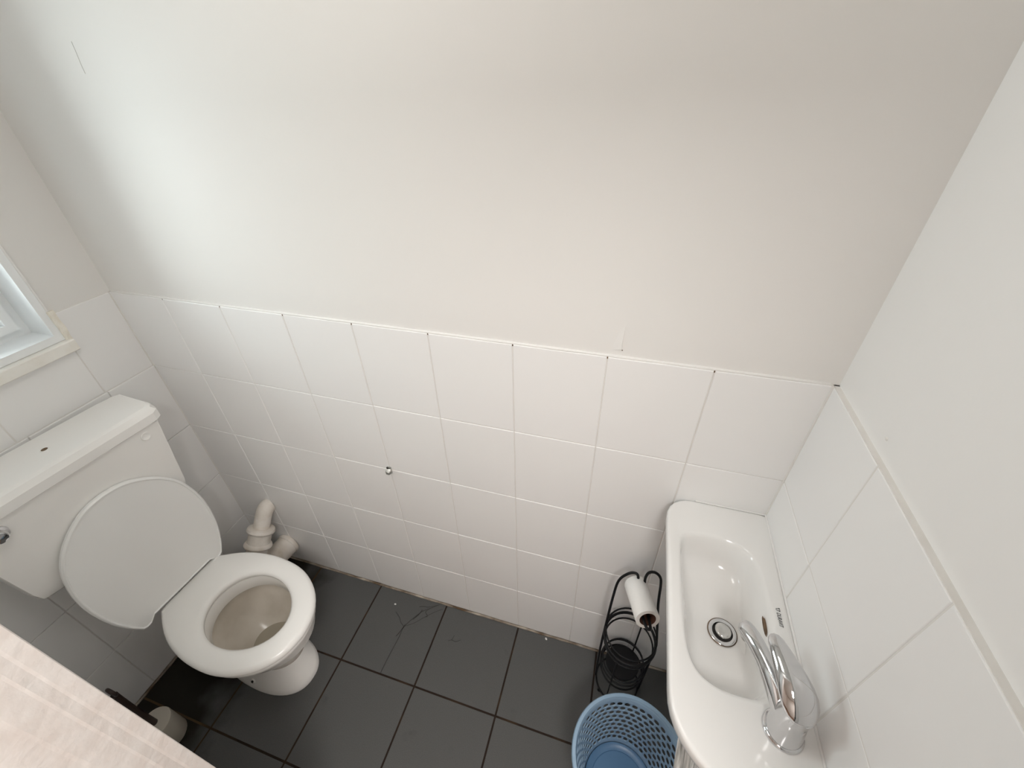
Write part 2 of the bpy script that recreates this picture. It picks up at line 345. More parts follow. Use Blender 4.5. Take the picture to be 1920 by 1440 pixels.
# plaster reveals and worn corner bead
mb = MB(); mb.tube([(0.0, y1 + 0.001, z) for z in (z0 + 0.092, z1)], 0.0030, 8); mb.tube([(0.0, y0 - 0.001, z) for z in (z0 + 0.03, z1)], 0.0030, 8); mb.tube([(0.0, y, z1 + 0.001) for y in (y0, y1)], 0.0030, 8); mb.build('plaster_bead', plaster_lit, win, 60)
mb = MB()
rr = []
for i in range(7):
    z = z0 + 0.004 + i * 0.0145; rr.append([(-0.03, y1 - 0.003, z), (0.004 + jit(0.0015), y1 - 0.003 + jit(0.001), z), (0.006 + jit(0.002), y1 + jit(0.0012), z), (0.003, y1 + 0.012 + jit(0.0015), z), (-0.01, y1 + 0.012, z)])
mb.loft(rr); mb.build('corner_bead', bead_paint, win, label='yellowed lumpy filler on the lower window corner')
mb = MB(); pf = [(-0.045, z0 + 0.0118), (0.016, z0 + 0.011), (0.018, z0 + 0.008), (0.018, z0 - 0.018), (0.015, z0 - 0.021), (-0.045, z0 - 0.021)]
mb.loft([[(x, y, z) for x, z in pf] for y in (y0 - 0.02, y1 + 0.006)]); fix(mb.build('window_sill', sill_paint, win))

# ------------------------------------------------------------------ door lining at the left of the doorway
prof = [(DX0, YF + 0.000), (DX0 + 0.002, YF - 0.001), (DX0 + 0.003, YF - 0.014), (DX0 + 0.0026, YF - 0.017), (DX0 + 0.0036, YF - 0.022), (DX0 + 0.0046, YF - 0.027), (DX0 + 0.0042, YF - 0.030),
        (DX0 + 0.0052, YF - 0.040), (DX0 + 0.0060, YF - 0.052), (DX0 + 0.0056, YF - 0.056), (DX0 + 0.0060, YH), (DX0 - 0.02, YH), (DX0 - 0.02, YF + 0.0)]
door = thing('door_1', 'x', 'x'); door['kind'] = 'structure'; del door['label']; del door['category']
mb = MB(); mb.loft([[(x, y, z) for x, y in prof] for z in (0.0, DZ)]); fix(mb.build('door_lining', wood_paint, door))
mb = MB(); mb.loft([[(DX0 + DX1 - x, y, z) for x, y in prof] for z in (0.0, DZ)]); fix(mb.build('door_lining', wood_paint, door))
mb = MB(); mb.box(DX0, DX1, YH, YF, DZ - 0.015, DZ + 0.005); mb.build('door_head', wood_paint, door)

# ------------------------------------------------------------------ toilet
OX, OY, YAW = 0.199, -0.347, math.radians(-4.0)
toilet = thing('toilet', 'white close-coupled toilet with raised lid against the left wall', 'toilet', (OX, OY, 0), YAW)
N = 64
half = [(-0.016, 0.098), (0.000, 0.104), (0.012, 0.113), (0.05, 0.135), (0.10, 0.155), (0.16, 0.168), (0.22, 0.172), (0.28, 0.168), (0.33, 0.155), (0.375, 0.132), (0.41, 0.103), (0.435, 0.068), (0.448, 0.033)]
up = spline([(s, b_, 0) for s, b_ in half], 4)
egg = [(p.x, p.y) for p in up] + [(0.452, 0.0)] + [(p.x, -p.y) for p in reversed(up)]
cen = (0.23, 0.0)
outer = cast(egg, cen, N)
hole0 = [(0.245 + 0.137 * math.cos(a), 0.112 * math.sin(a) * (1 - 0.06 * math.cos(a))) for a in [2 * math.pi * q / 72 for q in range(72)]]
hole = cast(hole0, cen, N)
def sc2(poly, d, c=cen):   # inset towards the centre by d metres
    o = []
    for x, y in poly:
        r = math.hypot(x - c[0], y - c[1]); f = (r - d) / r; o.append((c[0] + (x - c[0]) * f, c[1] + (y - c[1]) * f))
    return o
def at(poly, z): return [(x, y, z) for x, y in poly]
def ell(c, a, b_, z, n=N, pw=2.0):
    o = []
    for q in range(n):
        t = 2 * math.pi * q / n; ct, st = math.cos(t), math.sin(t)
        o.append((c + a * math.copysign(abs(ct) ** (2 / pw), ct), b_ * math.copysign(abs(st) ** (2 / pw), st), z))
    return o
# pan: pedestal foot, waist, bowl, rim
mb = MB()
rim_o = sc2(outer, 0.008)
rings = [ell(0.155, 0.188, 0.100, 0.0, pw=2.3), ell(0.155, 0.190, 0.101, 0.010, pw=2.3), ell(0.154, 0.182, 0.094, 0.024, pw=2.3), ell(0.148, 0.160, 0.082, 0.050, pw=2.2),
         ell(0.140, 0.142, 0.074, 0.090), ell(0.135, 0.138, 0.074, 0.140), ell(0.142, 0.150, 0.086, 0.190), ell(0.165, 0.180, 0.108, 0.240),
         ell(0.195, 0.213, 0.134, 0.300), ell(0.212, 0.228, 0.152, 0.345), at(sc2(outer, 0.014), 0.368), at(rim_o, 0.376), at(rim_o, 0.390), at(sc2(rim_o, 0.006), 0.396)]
mb.loft(rings, cap1=False)
inn = [at(sc2(hole, -0.012), 0.396), at(sc2(hole, -0.002), 0.393), at(sc2(hole, 0.000), 0.385), at(sc2(hole, 0.001), 0.346), at(sc2(hole, -0.002), 0.341), at(sc2(hole, -0.016), 0.338), at(sc2(hole, -0.018), 0.330)]
mb.loft([rings[-1]] + inn, cap0=False, cap1=False)
mb.loft([inn[-1], [(0.245 + 0.150 * math.cos(2 * math.pi * q / N), 0.118 * math.sin(2 * math.pi * q / N), 0.31) for q in range(N)],
         [(0.250 + 0.130 * math.cos(2 * math.pi * q / N), 0.102 * math.sin(2 * math.pi * q / N), 0.26) for q in range(N)],
         [(0.270 + 0.095 * math.cos(2 * math.pi * q / N), 0.076 * math.sin(2 * math.pi * q / N), 0.21) for q in range(N)],
         [(0.285 + 0.055 * math.cos(2 * math.pi * q / N), 0.050 * math.sin(2 * math.pi * q / N), 0.175) for q in range(N)]], cap0=False, k=1)
pan = mb.build('pan', [ceramic, pan_inside], toilet, 50)
mb = MB(); mb.loft([[(0.272 + 0.090 * math.cos(2 * math.pi * q / 40), 0.072 * math.sin(2 * math.pi * q / 40), 0.203) for q in range(40)]], cap0=False); fix(mb.build('water', water, pan))
for sg in (1, -1):
    mb = MB(); mb.lathe([(0.0, 0.0), (0.013, 0.0), (0.011, 0.012), (0.0045, 0.016)], (0.17, sg * 0.078, 0.03), 16, axis=(0.1, sg * 0.8, 0.6)); mb.build('fixing_boss', ceramic, pan, 50)
    mb = MB(); mb.lathe([(0.0045, 0.0), (0.0045, 0.0175), (0.001, 0.018)], (0.17, sg * 0.078, 0.03), 12, axis=(0.1, sg * 0.8, 0.6)); mb.build('screw_hole', dark, pan)
mb = MB(); mb.tube([(-0.10, 0, 0.215), (-0.06, 0, 0.21), (0.0, 0, 0.22), (0.06, 0, 0.23)], [0.052, 0.055, 0.065, 0.075], 24); fix(mb.build('outlet', ceramic, toilet, 40))
# seat
mb = MB()
ho = sc2(hole, 0.002)
prof_s = [at(sc2(outer, 0.003), 0.398), at(outer, 0.403), at(outer, 0.410), at(sc2(outer, 0.004), 0.417), at(sc2(outer, 0.012), 0.4215), at(sc2(ho, -0.022), 0.4225), at(sc2(ho, -0.008), 0.420), at(ho, 0.413), at(ho, 0.402), at(sc2(ho, -0.004), 0.398)]
mb.loft(prof_s, closed=True); fix(mb.build('seat', seat_plastic, toilet, 50))
# lid, leaning back on the cistern
LEAN = math.radians(2.0)
lidp = [(-0.014, 0.134), (0.012, 0.146), (0.03, 0.153), (0.08, 0.168), (0.14, 0.1775), (0.20, 0.180), (0.26, 0.174), (0.32, 0.158), (0.365, 0.132), (0.40, 0.098), (0.427, 0.056), (0.436, 0.025)]
ul = spline([(s, b_, 0) for s, b_ in lidp], 4)
tabs = [(0.001, 0.104), (-0.016, 0.108), (-0.0165, 0.130)]
lo = tabs + [(p.x, p.y) for p in ul] + [(0.438, 0)] + [(p.x, -p.y) for p in reversed(ul)] + [(x, -y) for x, y in reversed(tabs)]
lo = cast(lo, (0.21, 0), 160)
HX, HZ = -0.004, 0.426
def lidv(poly, d): return [(HX - x * math.sin(LEAN) + d * math.cos(LEAN), y - 0.018, HZ + x * math.cos(LEAN) + d * math.sin(LEAN)) for x, y in poly]
mb = MB(); c2 = (0.21, 0)
mb.loft([lidv(sc2(lo, 0.004, c2), -0.014), lidv(lo, -0.010), lidv(lo, -0.002), lidv(sc2(lo, 0.004, c2), 0.002), lidv(sc2(lo, 0.0065, c2), 0.002), lidv(sc2(lo, 0.0085, c2), -0.001), lidv(sc2(lo, 0.08, c2), -0.0015)])
lid = fix(mb.build('lid', lid_plastic, toilet, 30))
for sg in (1, -1):
    mb = MB(); mb.tube([(0.004, sg * 0.070, 0.413), (0.004, sg * 0.100, 0.413)], 0.009, 14); mb.build('hinge', seat_plastic, toilet, 40)
# cistern
CB = -0.033
cist = MB()
def cr(s0, s1, hw, z, r): return [(x, y + CB, z) for x, y in cast(rrect(s0, s1, -hw, hw, r), ((s0 + s1) / 2, 0), 64)]
SB = -0.178
cist.loft([cr(SB, -0.075, 0.165, 0.672, 0.02), cr(SB, -0.056, 0.185, 0.678, 0.02), cr(SB, -0.045, 0.196, 0.692, 0.022), cr(SB, -0.042, 0.203, 0.720, 0.022), cr(SB, -0.030, 0.226, 0.962, 0.022)])
cistern = fix(cist.build('cistern', ceramic, toilet, 40))
mb = MB()
def lr(s1, hw, z, r): return [(x, y + CB, z) for x, y in cast(rrect(SB - 0.003, s1, -hw, hw, [r, 0.008, 0.008, r]), (-0.11, 0), 96)]
mb.loft([lr(-0.024, 0.232, 0.957, 0.024), lr(-0.021, 0.235, 0.960, 0.026), lr(-0.021, 0.236, 0.984, 0.028), lr(-0.030, 0.232, 0.998, 0.028), lr(-0.038, 0.227, 1.003, 0.026), lr(-0.060, 0.20, 1.0045, 0.02)])
clid = fix(mb.build('cistern_lid', ceramic, toilet, 24))
mb = MB(); mb.lathe([(0.0092, 0), (0.0088, 0.0010), (0.0068, 0.0010)], (-0.105, CB + 0.010, 1.0045), 24, cap0=False, cap1=False); mb.build('hole_rim', ceramic, clid)
mb = MB(); mb.lathe([(0.0070, 0.0009), (0.0070, 0.0007), (0.001, 0.0006)], (-0.105, CB + 0.010, 1.0045), 24, cap0=False); mb.build('stained_hole', rust, clid, label='brown stained button hole in the cistern lid')
mb = MB(); mb.lathe([(0.0125, -0.004), (0.0125, 0.0015), (0.012, 0.0026), (0.0105, 0.0030), (0.0095, 0.0022), (0.002, 0.0022)], (-0.0308, 0.138, 0.930), 24, axis=(1, 0, 0.05)); mb.build('blanking_plug', ceramic, cistern, 40)
mb = MB(); mb.lathe([(0.021, 0), (0.0225, 0.004), (0.021, 0.008), (0.016, 0.0105), (0.0150, 0.020), (0.012, 0.024), (0.004, 0.0255)], (-0.032, -0.196, 0.926), 32, axis=(1, 0, 0)); lev = mb.build('flush_lever', chrome, cistern, 40)
mb = MB(); mb.tube([(-0.11, CB, 0.69), (-0.11, -0.01, 0.60), (-0.11, 0, 0.42), (-0.10, 0, 0.36), (-0.05, 0, 0.345), (0.01, 0, 0.345)], 0.022, 16); mb.build('flush_pipe', ceramic, toilet, 40)

# ------------------------------------------------------------------ soil and overflow pipes in the corner
soil = thing('soil_pipe', 'painted white waste pipes with ribbed collar in the back left corner', 'pipe', (0.17, -0.12, 0.0))
def rel(pts, o=(0.17, -0.12, 0.0)): return [(p[0] - o[0], p[1] - o[1], p[2] - o[2]) for p in pts]
mb = MB(); mb.tube(rel(spline([(0.125, -0.335, 0.215), (0.135, -0.25, 0.20), (0.160, -0.15, 0.155), (0.180, -0.075, 0.140), (0.187, -0.002, 0.133)], 5)), 0.045, 24); bend = mb.build('soil_bend', pipe_paint, soil, 40)
J = Vector((0.168, -0.155, 0.195)); T = Vector((0.182, -0.028, 0.372)); ax = (T - J).normalized()
mb = MB(); mb.tube(rel(spline([J, J.lerp(T, 0.5), T, T + Vector((0.003, 0.026, 0.008))], 4)), [0.030] * 13, 20); mb.build('waste_pipe', pipe_paint, soil, 40)
mb = MB(); L = (T - J).length; o_ = J - Vector((0.17, -0.12, 0.0))
mb.lathe([(0.030, 0.005), (0.036, 0.010), (0.038, 0.070), (0.048, 0.076), (0.051, 0.083), (0.048, 0.090), (0.041, 0.095), (0.041, 0.132), (0.048, 0.136), (0.051, 0.143), (0.048, 0.152), (0.040, 0.155), (0.031, 0.1555)], o_, 28, axis=ax)
mb.build('collar', pipe_paint, soil, 40)
mb = MB(); mb.lathe([(0.047, 0.0), (0.049, 0.008), (0.046, 0.016)], (0.186 - 0.17, -0.018 + 0.12, 0.135), 24, axis=(0.05, 1, 0)); mb.build('wall_flange', pipe_paint, soil, 40)

# ------------------------------------------------------------------ toilet brush
br = thing('toilet_brush', 'dark handled toilet brush in white pot on floor beside door frame', 'toilet brush', (0.195, -0.640, 0))
mb = MB(); mb.lathe([(0.044, 0), (0.046, 0.004), (0.045, 0.085), (0.044, 0.098)], n=32); mb.build('pot', brush_white, br, 40)
mb = MB(); mb.lathe([(0.0445, 0.098), (0.045, 0.104), (0.043, 0.110), (0.036, 0.1125), (0.002, 0.113)], n=32); mb.build('pot_lid', brush_white, br, 40)
mb = MB(); mb.tube([(0, 0, 0.112), (0, 0, 0.2), (0, 0, 0.30), (0, 0, 0.335)], [0.010, 0.0075, 0.0085, 0.0095], 14); h_ = mb.build('handle', brush_dark, br, 40)
mb = MB(); mb.tube([(0.0 + 0.013 * math.cos(a), 0.002, 0.350 + 0.016 * math.sin(a)) for a in [2 * math.pi * q / 20 for q in range(20)]], 0.0045, 8, closed=True); mb.build('hanging_loop', brush_dark, h_, 60)

# ------------------------------------------------------------------ broken bracket on the tiles
bk = thing('metal_bracket', 'small broken grey metal bracket fixed to the back wall tiles', 'bracket', (0.796, 0.0, 0.757))
mb = MB(); mb.box(-0.007, 0.007, -0.004, 0.0, -0.013, 0.012); pl_ = mb.build('plate', grey_metal, bk)
mb = MB()
mb.loft([[(x, -0.004 - d, z) for x, z in q] for d, q in ((0, [(-0.008, -0.006), (0.008, -0.007), (0.007, 0.008), (-0.006, 0.006)]), (0.006, [(-0.010, -0.003), (0.006, -0.010), (0.008, 0.004), (-0.005, 0.009)]), (0.011, [(-0.006, -0.008), (0.004, -0.009), (0.006, 0.001), (-0.004, 0.004)]))])
fix(mb.build('broken_lug', grey_metal, bk))
mb = MB(); mb.lathe([(0.003, 0), (0.0032, 0.003), (0.001, 0.004)], (-0.003, -0.004, 0.011), 10, axis=(0, -1, 0)); mb.build('screw', dark, bk)

# ------------------------------------------------------------------ wire roll stand + roll
SX, SY = 1.571, -0.078
st = thing('roll_stand', 'black wire toilet roll stand on floor by the back wall', 'roll stand', (SX, SY, 0))
def ring_path(r, z, n=40, cx=0, cy=0): return [(cx + r * math.cos(2 * math.pi * q / n), cy + r * math.sin(2 * math.pi * q / n), z) for q in range(n)]
for z, rr_, wr in ((0.352, 0.074, 0.0027), (0.323, 0.075, 0.0042), (0.293, 0.072, 0.0027), (0.168, 0.064, 0.0027), (0.152, 0.068, 0.0026), (0.118, 0.066, 0.0027), (0.008, 0.070, 0.0030)):
    mb = MB(); mb.tube(ring_path(rr_, z), wr, 8, closed=True); mb.build('hoop', wire, st, 60)
# frame: up the left leg, over, dip forward into the arm loop, back, over, down the right leg
fl = [(-0.072, -0.004, 0.006), (-0.076, 0.0, 0.20), (-0.075, 0.004, 0.36), (-0.072, 0.014, 0.50), (-0.066, 0.022, 0.575), (-0.046, 0.026, 0.613), (-0.0285, 0.026, 0.624), (-0.0205, 0.022, 0.618), (-0.019, 0.012, 0.600), (-0.017, -0.008, 0.597),
      (-0.012, -0.045, 0.602), (-0.002, -0.085, 0.612), (0.004, -0.104, 0.617), (0.010, -0.108, 0.618), (0.014, -0.101, 0.616), (0.008, -0.06, 0.604), (0.002, -0.010, 0.598), (-0.001, 0.012, 0.602), (-0.002, 0.022, 0.622), (0.004, 0.027, 0.640), (0.018, 0.028, 0.646), (0.032, 0.026, 0.636), (0.039, 0.022, 0.610),
      (0.048, 0.016, 0.52), (0.066, 0.006, 0.40), (0.076, 0.002, 0.32), (0.075, -0.002, 0.20), (0.072, -0.004, 0.006)]
mb = MB(); mb.tube(spline(fl, 6), 0.0037, 8); mb.build('frame', wire, st, 60)
mb = MB(); mb.tube([(0.038, 0.062, 0.325), (0.036, 0.058, 0.152), (0.034, 0.060, 0.008)], 0.0026, 8); mb.build('upright', wire, st, 60)
mb = MB(); mb.tube([(-0.030, -0.066, 0.293), (-0.030, -0.064, 0.008)], 0.0022, 8); mb.build('upright', wire, st, 60)
mb = MB(); mb.lathe([(0.052, 0.146), (0.053, 0.150), (0.050, 0.153)], n=32)
mb.build('shelf_plate', wire, st, 40)
for sx, sy in ((-0.055, -0.045), (0.055, -0.045), (0.0, 0.070)):
    mb = MB(); mb.lathe([(0.005, 0.0), (0.006, 0.003), (0.004, 0.008)], (sx, sy, 0), 12); mb.build('foot', wire, st, 40)
A0 = Vector((SX - 0.0225, SY + 0.020, 0.583)); A1 = Vector((SX + 0.008, SY - 0.082, 0.611))
axr = (A1 - A0).normalized(); Lr = (A1 - A0).length
roll = thing('toilet_roll', 'nearly used up white toilet roll hanging on the black wire stand', 'toilet roll', tuple(A0))
mb = MB(); mb.lathe([(0.0205, 0), (0.0295, 0), (0.030, 0.001), (0.030, Lr - 0.001), (0.0295, Lr), (0.0205, Lr)], n=36, axis=axr, cap0=False, cap1=False)
mb.lathe([(0.0204, Lr - 0.0005), (0.0204, 0.0005)], n=36, axis=axr, cap0=False, cap1=False); fix(mb.build('paper', paper, roll, 40))
mb = MB(); mb.lathe([(0.0203, Lr - 0.0002), (0.0203, 0.0002), (0.0195, 0.0002), (0.0195, Lr - 0.0002)], n=36, axis=axr, cap0=False, cap1=False); mb.build('card_tube', card, roll, 40)

# ------------------------------------------------------------------ blue basket
BX, BY = 1.598, -0.350
bs = thing('basket', 'round blue plastic basket with oval holes on floor below the basin', 'basket', (BX, BY, 0))
NC, NR, ZB, ZTOP = 40, 9, 0.030, 0.226
def brad(z): return 0.098 + (0.142 - 0.098) * (z / 0.25) ** 0.9
mb = MB()
vid = {}
def bv_(a, z):   # shared vertices on the wall surface
    k = (round(a % (2 * math.pi), 5), round(z, 5))
    if k[0] >= round(2 * math.pi, 5) - 1e-5: k = (0.0, k[1])
    if k not in vid: r = brad(z); vid[k] = len(mb.v); mb.v.append((r * math.cos(a), r * math.sin(a), z))
    return vid[k]
da = 2 * math.pi / NC; dz = (ZTOP - ZB) / NR
for r_ in range(NR):
    for c in range(NC):
        a0 = (c + 0.5 * (r_ % 2)) * da; zc = ZB + (r_ + 0.5) * dz; ac = a0 + da / 2
        edge = [(a0 + da * t / 4, ZB + r_ * dz) for t in range(4)] + [(a0 + da, ZB + r_ * dz + dz * t / 4) for t in range(4)] + [(a0 + da * (1 - t / 4), ZB + (r_ + 1) * dz) for t in range(4)] + [(a0, ZB + (r_ + 1) * dz - dz * t / 4) for t in range(4)]
        ang = [math.atan2((z - zc) / dz, (a - ac) / da) for a, z in edge]
        eo = [bv_(a, z) for a, z in edge]; ei = [bv_(ac + 0.375 * da * math.cos(t), zc + 0.405 * dz * math.sin(t)) for t in ang]
        for q in range(16):
            mb.f.append((eo[q], eo[(q + 1) % 16], ei[(q + 1) % 16], ei[q])); mb.mi.append(0)
nb = NC * 4
for z_a, z_b in ((0.006, 0.018), (0.018, ZB), (ZTOP, 0.238), (0.238, 0.249)):
    for q in range(nb):
        a, b_ = 2 * math.pi * q / nb, 2 * math.pi * (q + 1) / nb
        mb.f.append((bv_(a, z_a), bv_(b_, z_a), bv_(b_, z_b), bv_(a, z_b))); mb.mi.append(0)
bo = mb.build('side_wall', blue, bs, 40)
sm = bo.modifiers.new('thickness', 'SOLIDIFY'); sm.thickness = 0.0022; sm.offset = 0
mb = MB(); mb.lathe([(0.1405, 0.244), (0.1395, 0.250), (0.142, 0.2535), (0.150, 0.2525), (0.1525, 0.248), (0.151, 0.240), (0.149, 0.240), (0.1495, 0.247), (0.143, 0.248)], n=72, cap0=False, cap1=False); mb.build('rim', blue, bs, 50)
mb = MB(); mb.lathe([(0.094, 0.0), (0.0975, 0.002), (0.0995, 0.009), (0.0985, 0.014), (0.092, 0.0085), (0.080, 0.0075), (0.078, 0.0095), (0.002, 0.0105)], n=72); mb.build('base', blue_base, bs, 40)

# ------------------------------------------------------------------ washbasin
ZS = 0.895
sink = thing('washbasin', 'small white ceramic washbasin fixed to right wall in the corner', 'washbasin', (W, -0.25, ZS))
def rs(pts): return [(p[0] - W, p[1] + 0.25, p[2] - ZS) for p in pts]
NS = 120; cs = (1.678, -0.245)
out_o = cast(rrect(1.5735, W - 0.0005, -0.515, -0.0005, [0.003, 0.055, 0.105, 0.004], 10), cs, NS)
in_raw = spline([(1.612, -0.100, 0), (1.650, -0.090, 0), (1.700, -0.0925, 0), (1.735, -0.112, 0), (1.750, -0.150, 0), (1.755, -0.22, 0), (1.752, -0.29, 0), (1.742, -0.352, 0), (1.722, -0.383, 0), (1.690, -0.390, 0), (1.650, -0.387, 0), (1.618, -0.368, 0), (1.603, -0.325, 0), (1.599, -0.24, 0), (1.599, -0.15, 0), (1.602, -0.115, 0)], 5, closed=True)
in_o = cast([(p.x, p.y) for p in in_raw], cs, NS)
dr = (1.690, -0.250)
def mixp(poly, f, to, z):  # shrink towards a round of radius 0.03 at the drain
    o = []
    for q, (x, y) in enumerate(poly):
        a = 2 * math.pi * q / NS; tx, ty = to[0] + 0.026 * math.cos(a), to[1] + 0.026 * math.sin(a); o.append((x + (tx - x) * f, y + (ty - y) * f, z))
    return o
def zz(poly, z): return [(x, y, z) for x, y in poly]
i_ = lambda p, d: sc2(p, d, cs)
def clampx(p): return [(min(x, W - 0.0005), min(y, -0.0005), z) for x, y, z in p]
under = [zz(i_(out_o, 0.075), ZS - 0.115), zz(i_(out_o, 0.050), ZS - 0.105), zz(i_(out_o, 0.022), ZS - 0.07), zz(i_(out_o, 0.008), ZS - 0.040), zz(i_(out_o, 0.001), ZS - 0.026), zz(out_o, ZS - 0.018), zz(out_o, ZS - 0.007), zz(i_(out_o, 0.0018), ZS - 0.0022), zz(i_(out_o, 0.006), ZS + 0.0),
         zz(i_(out_o, 0.010), ZS - 0.0006)]
top = [zz(i_(in_o, -0.006), ZS - 0.0008), zz(i_(in_o, -0.001), ZS - 0.003), zz(i_(in_o, 0.004), ZS - 0.010), zz(i_(in_o, 0.010), ZS - 0.028), zz(i_(in_o, 0.016), ZS - 0.052), mixp(i_(in_o, 0.020), 0.08, dr, ZS - 0.066), mixp(i_(in_o, 0.022), 0.28, dr, ZS - 0.074), mixp(in_o, 0.60, dr, ZS - 0.079), mixp(in_o, 1.0, dr, ZS - 0.083), [(dr[0] + 0.02 * math.cos(2 * math.pi * q / NS), dr[1] + 0.02 * math.sin(2 * math.pi * q / NS), ZS - 0.088) for q in range(NS)]]
mb = MB(); mb.loft([rs(clampx(r)) for r in under + top]); fix(mb.build('bowl', basin_mat, sink, 60))
# drain
dz_ = ZS - 0.083
mb = MB(); mb.lathe([(0.0265, 0.0), (0.0275, 0.0012), (0.0262, 0.0022)], rs([(dr[0], dr[1], dz_)])[0], 40, cap0=False, cap1=False); mb.build('drain_stain', rust, sink)
mb = MB(); mb.lathe([(0.0262, 0.0018), (0.024, 0.0036), (0.019, 0.0022), (0.0180, -0.003)], rs([(dr[0], dr[1], dz_)])[0], 40, cap0=False, cap1=False); mb.build('drain_ring', chrome, sink, 60)
mb = MB(); mb.lathe([(0.0185, -0.0035), (0.001, -0.0034)], rs([(dr[0], dr[1], dz_)])[0], 32, cap0=False); mb.build('drain_gap', dark, sink)
mb = MB(); mb.lathe([(0.0150, -0.003), (0.0155, 0.0035), (0.0135, 0.0052), (0.006, 0.0046), (0.001, 0.0042)], rs([(dr[0] + 0.0015, dr[1] + 0.0025, dz_)])[0], 32, axis=(0.10, 0.08, 1)); mb.build('pop_up_plug', dull_chrome, sink, 60)
# overflow slot
mb = MB(); oc = rs([(1.7468, -0.252, ZS - 0.018)])[0]
sl = [[(oc[0] + dx - zz_ * 0.35, oc[1] + 0.0165 * k_ * math.cos(a), oc[2] + zz_ + 0.0040 * k_ * math.sin(a)) for a in [2 * math.pi * q / 20 for q in range(20)] for zz_ in (0,)] for dx, k_ in ((-0.0012, 1.15), (-0.0022, 1.0), (0.0015, 0.9))]
mb.loft(sl); fix(mb.build('overflow_slot', rust, sink))
mb = MB(); mb.tube(rs([(W - 0.0012, y, ZS - 0.0004) for y in [-0.002 - 0.0256 * i for i in range(21)]]), 0.0026, 8); mb.build('sealant', basin_mat, sink, 60)
mb = MB(); mb.tube(rs([(x, -0.0012, ZS - 0.0004) for x in [W - 0.002 - 0.0165 * i for i in range(10)]]), 0.0024, 8); mb.build('sealant', basin_mat, sink, 60)
# lettering on the ledge
def lettering(body, name, size, origin, parent, m_, shear=0.18):
    cu = bpy.data.curves.new(name, 'FONT'); cu.body = body; cu.size = size; cu.shear = shear; cu.extrude = 0.0001; cu.offset = 0.00003; cu.space_character = 1.02
    to = bpy.data.objects.new('tmp', cu); C.objects.link(to); bpy.context.view_layer.update()
    me = bpy.data.meshes.new_from_object(to.evaluated_get(bpy.context.evaluated_depsgraph_get())); bpy.data.objects.remove(to, do_unlink=True)
    me.materials.clear(); me.materials.append(m_)
    o = bpy.data.objects.new(name, me); C.objects.link(o); o.parent = parent; o.location = origin; o.rotation_euler = (0, 0, -math.pi / 2); o.scale = (0.62, 1, 1); return o
lettering('DURAVIT', 'lettering', 0.0098, rs([(1.7645, -0.2300, ZS + 0.0002)])[0], sink, black_print)
mb = MB(); lx, ly = 1.7643 - W, -0.2222 + 0.25
P_ = lambda u, v: (lx + v * 0.95, ly - u * 0.72, 0.0004)
for path in ([P_(-0.0018, 0.0068), P_(0.0068, 0.0068)], [P_(-0.0018, 0.0068), P_(-0.0018, 0.0052)], [P_(0.0068, 0.0068), P_(0.0068, 0.0052)], [P_(0.0, 0.0065)] + [P_(0.0025 - 0.0027 * math.cos(a), 0.0035 - 0.0033 * math.sin(a)) for a in [math.pi * q / 10 for q in range(11)]] + [P_(0.0052, 0.0065)]):
    mb.tube(path, 0.00042, 5)
mb.build('emblem', black_print, sink)
# waste trap below
mb = MB(); mb.tube(rs(spline([(dr[0], dr[1], ZS - 0.10), (dr[0], dr[1], ZS - 0.20), (1.70, dr[1], ZS - 0.245), (1.74, dr[1], ZS - 0.25), (1.786, dr[1], ZS - 0.25)], 5)), 0.018, 16); mb.build('waste_trap', upvc, sink, 40)

# ------------------------------------------------------------------ tap
tap = thing('tap', 'chrome single lever mixer tap standing on the washbasin rim', 'tap', (1.737, -0.420, ZS))
mb = MB(); mb.lathe([(0.0285, -0.0006), (0.029, 0.002), (0.0275, 0.0045), (0.0255, 0.0055)], n=40); mb.build('base_ring', chrome, tap, 50)
mb = MB(); mb.tube(spline([(0, 0, 0.004), (-0.001, 0.002, 0.025), (-0.001, 0.006, 0.048), (0.0, 0.004, 0.068), (0.001, 0.000, 0.082)], 4), [0.0255, 0.0252, 0.0248, 0.0243, 0.0238, 0.0234, 0.0230, 0.0227, 0.0224, 0.0220, 0.0216, 0.0212, 0.0208, 0.0204, 0.0200, 0.0190, 0.0170], 32); mb.build('body', chrome, tap, 50)
sp = spline([(-0.004, 0.004, 0.036), (-0.014, 0.030, 0.047), (-0.027, 0.062, 0.056), (-0.039, 0.090, 0.058), (-0.048, 0.110, 0.055), (-0.051, 0.117, 0.051)], 5)
mb = MB(); mb.tube(sp, [0.0205 - 0.0070 * min(1, i / 11) if i < 22 else [0.0132, 0.0124, 0.0105, 0.007][i - 22] for i in range(len(sp))], 24); mb.build('spout', chrome, tap, 60)
mb = MB(); mb.lathe([(0.0085, 0), (0.0085, -0.010), (0.0065, -0.010), (0.006, -0.006)], (-0.0465, 0.106, 0.049), 20); mb.build('aerator', dull_chrome, tap, 50)
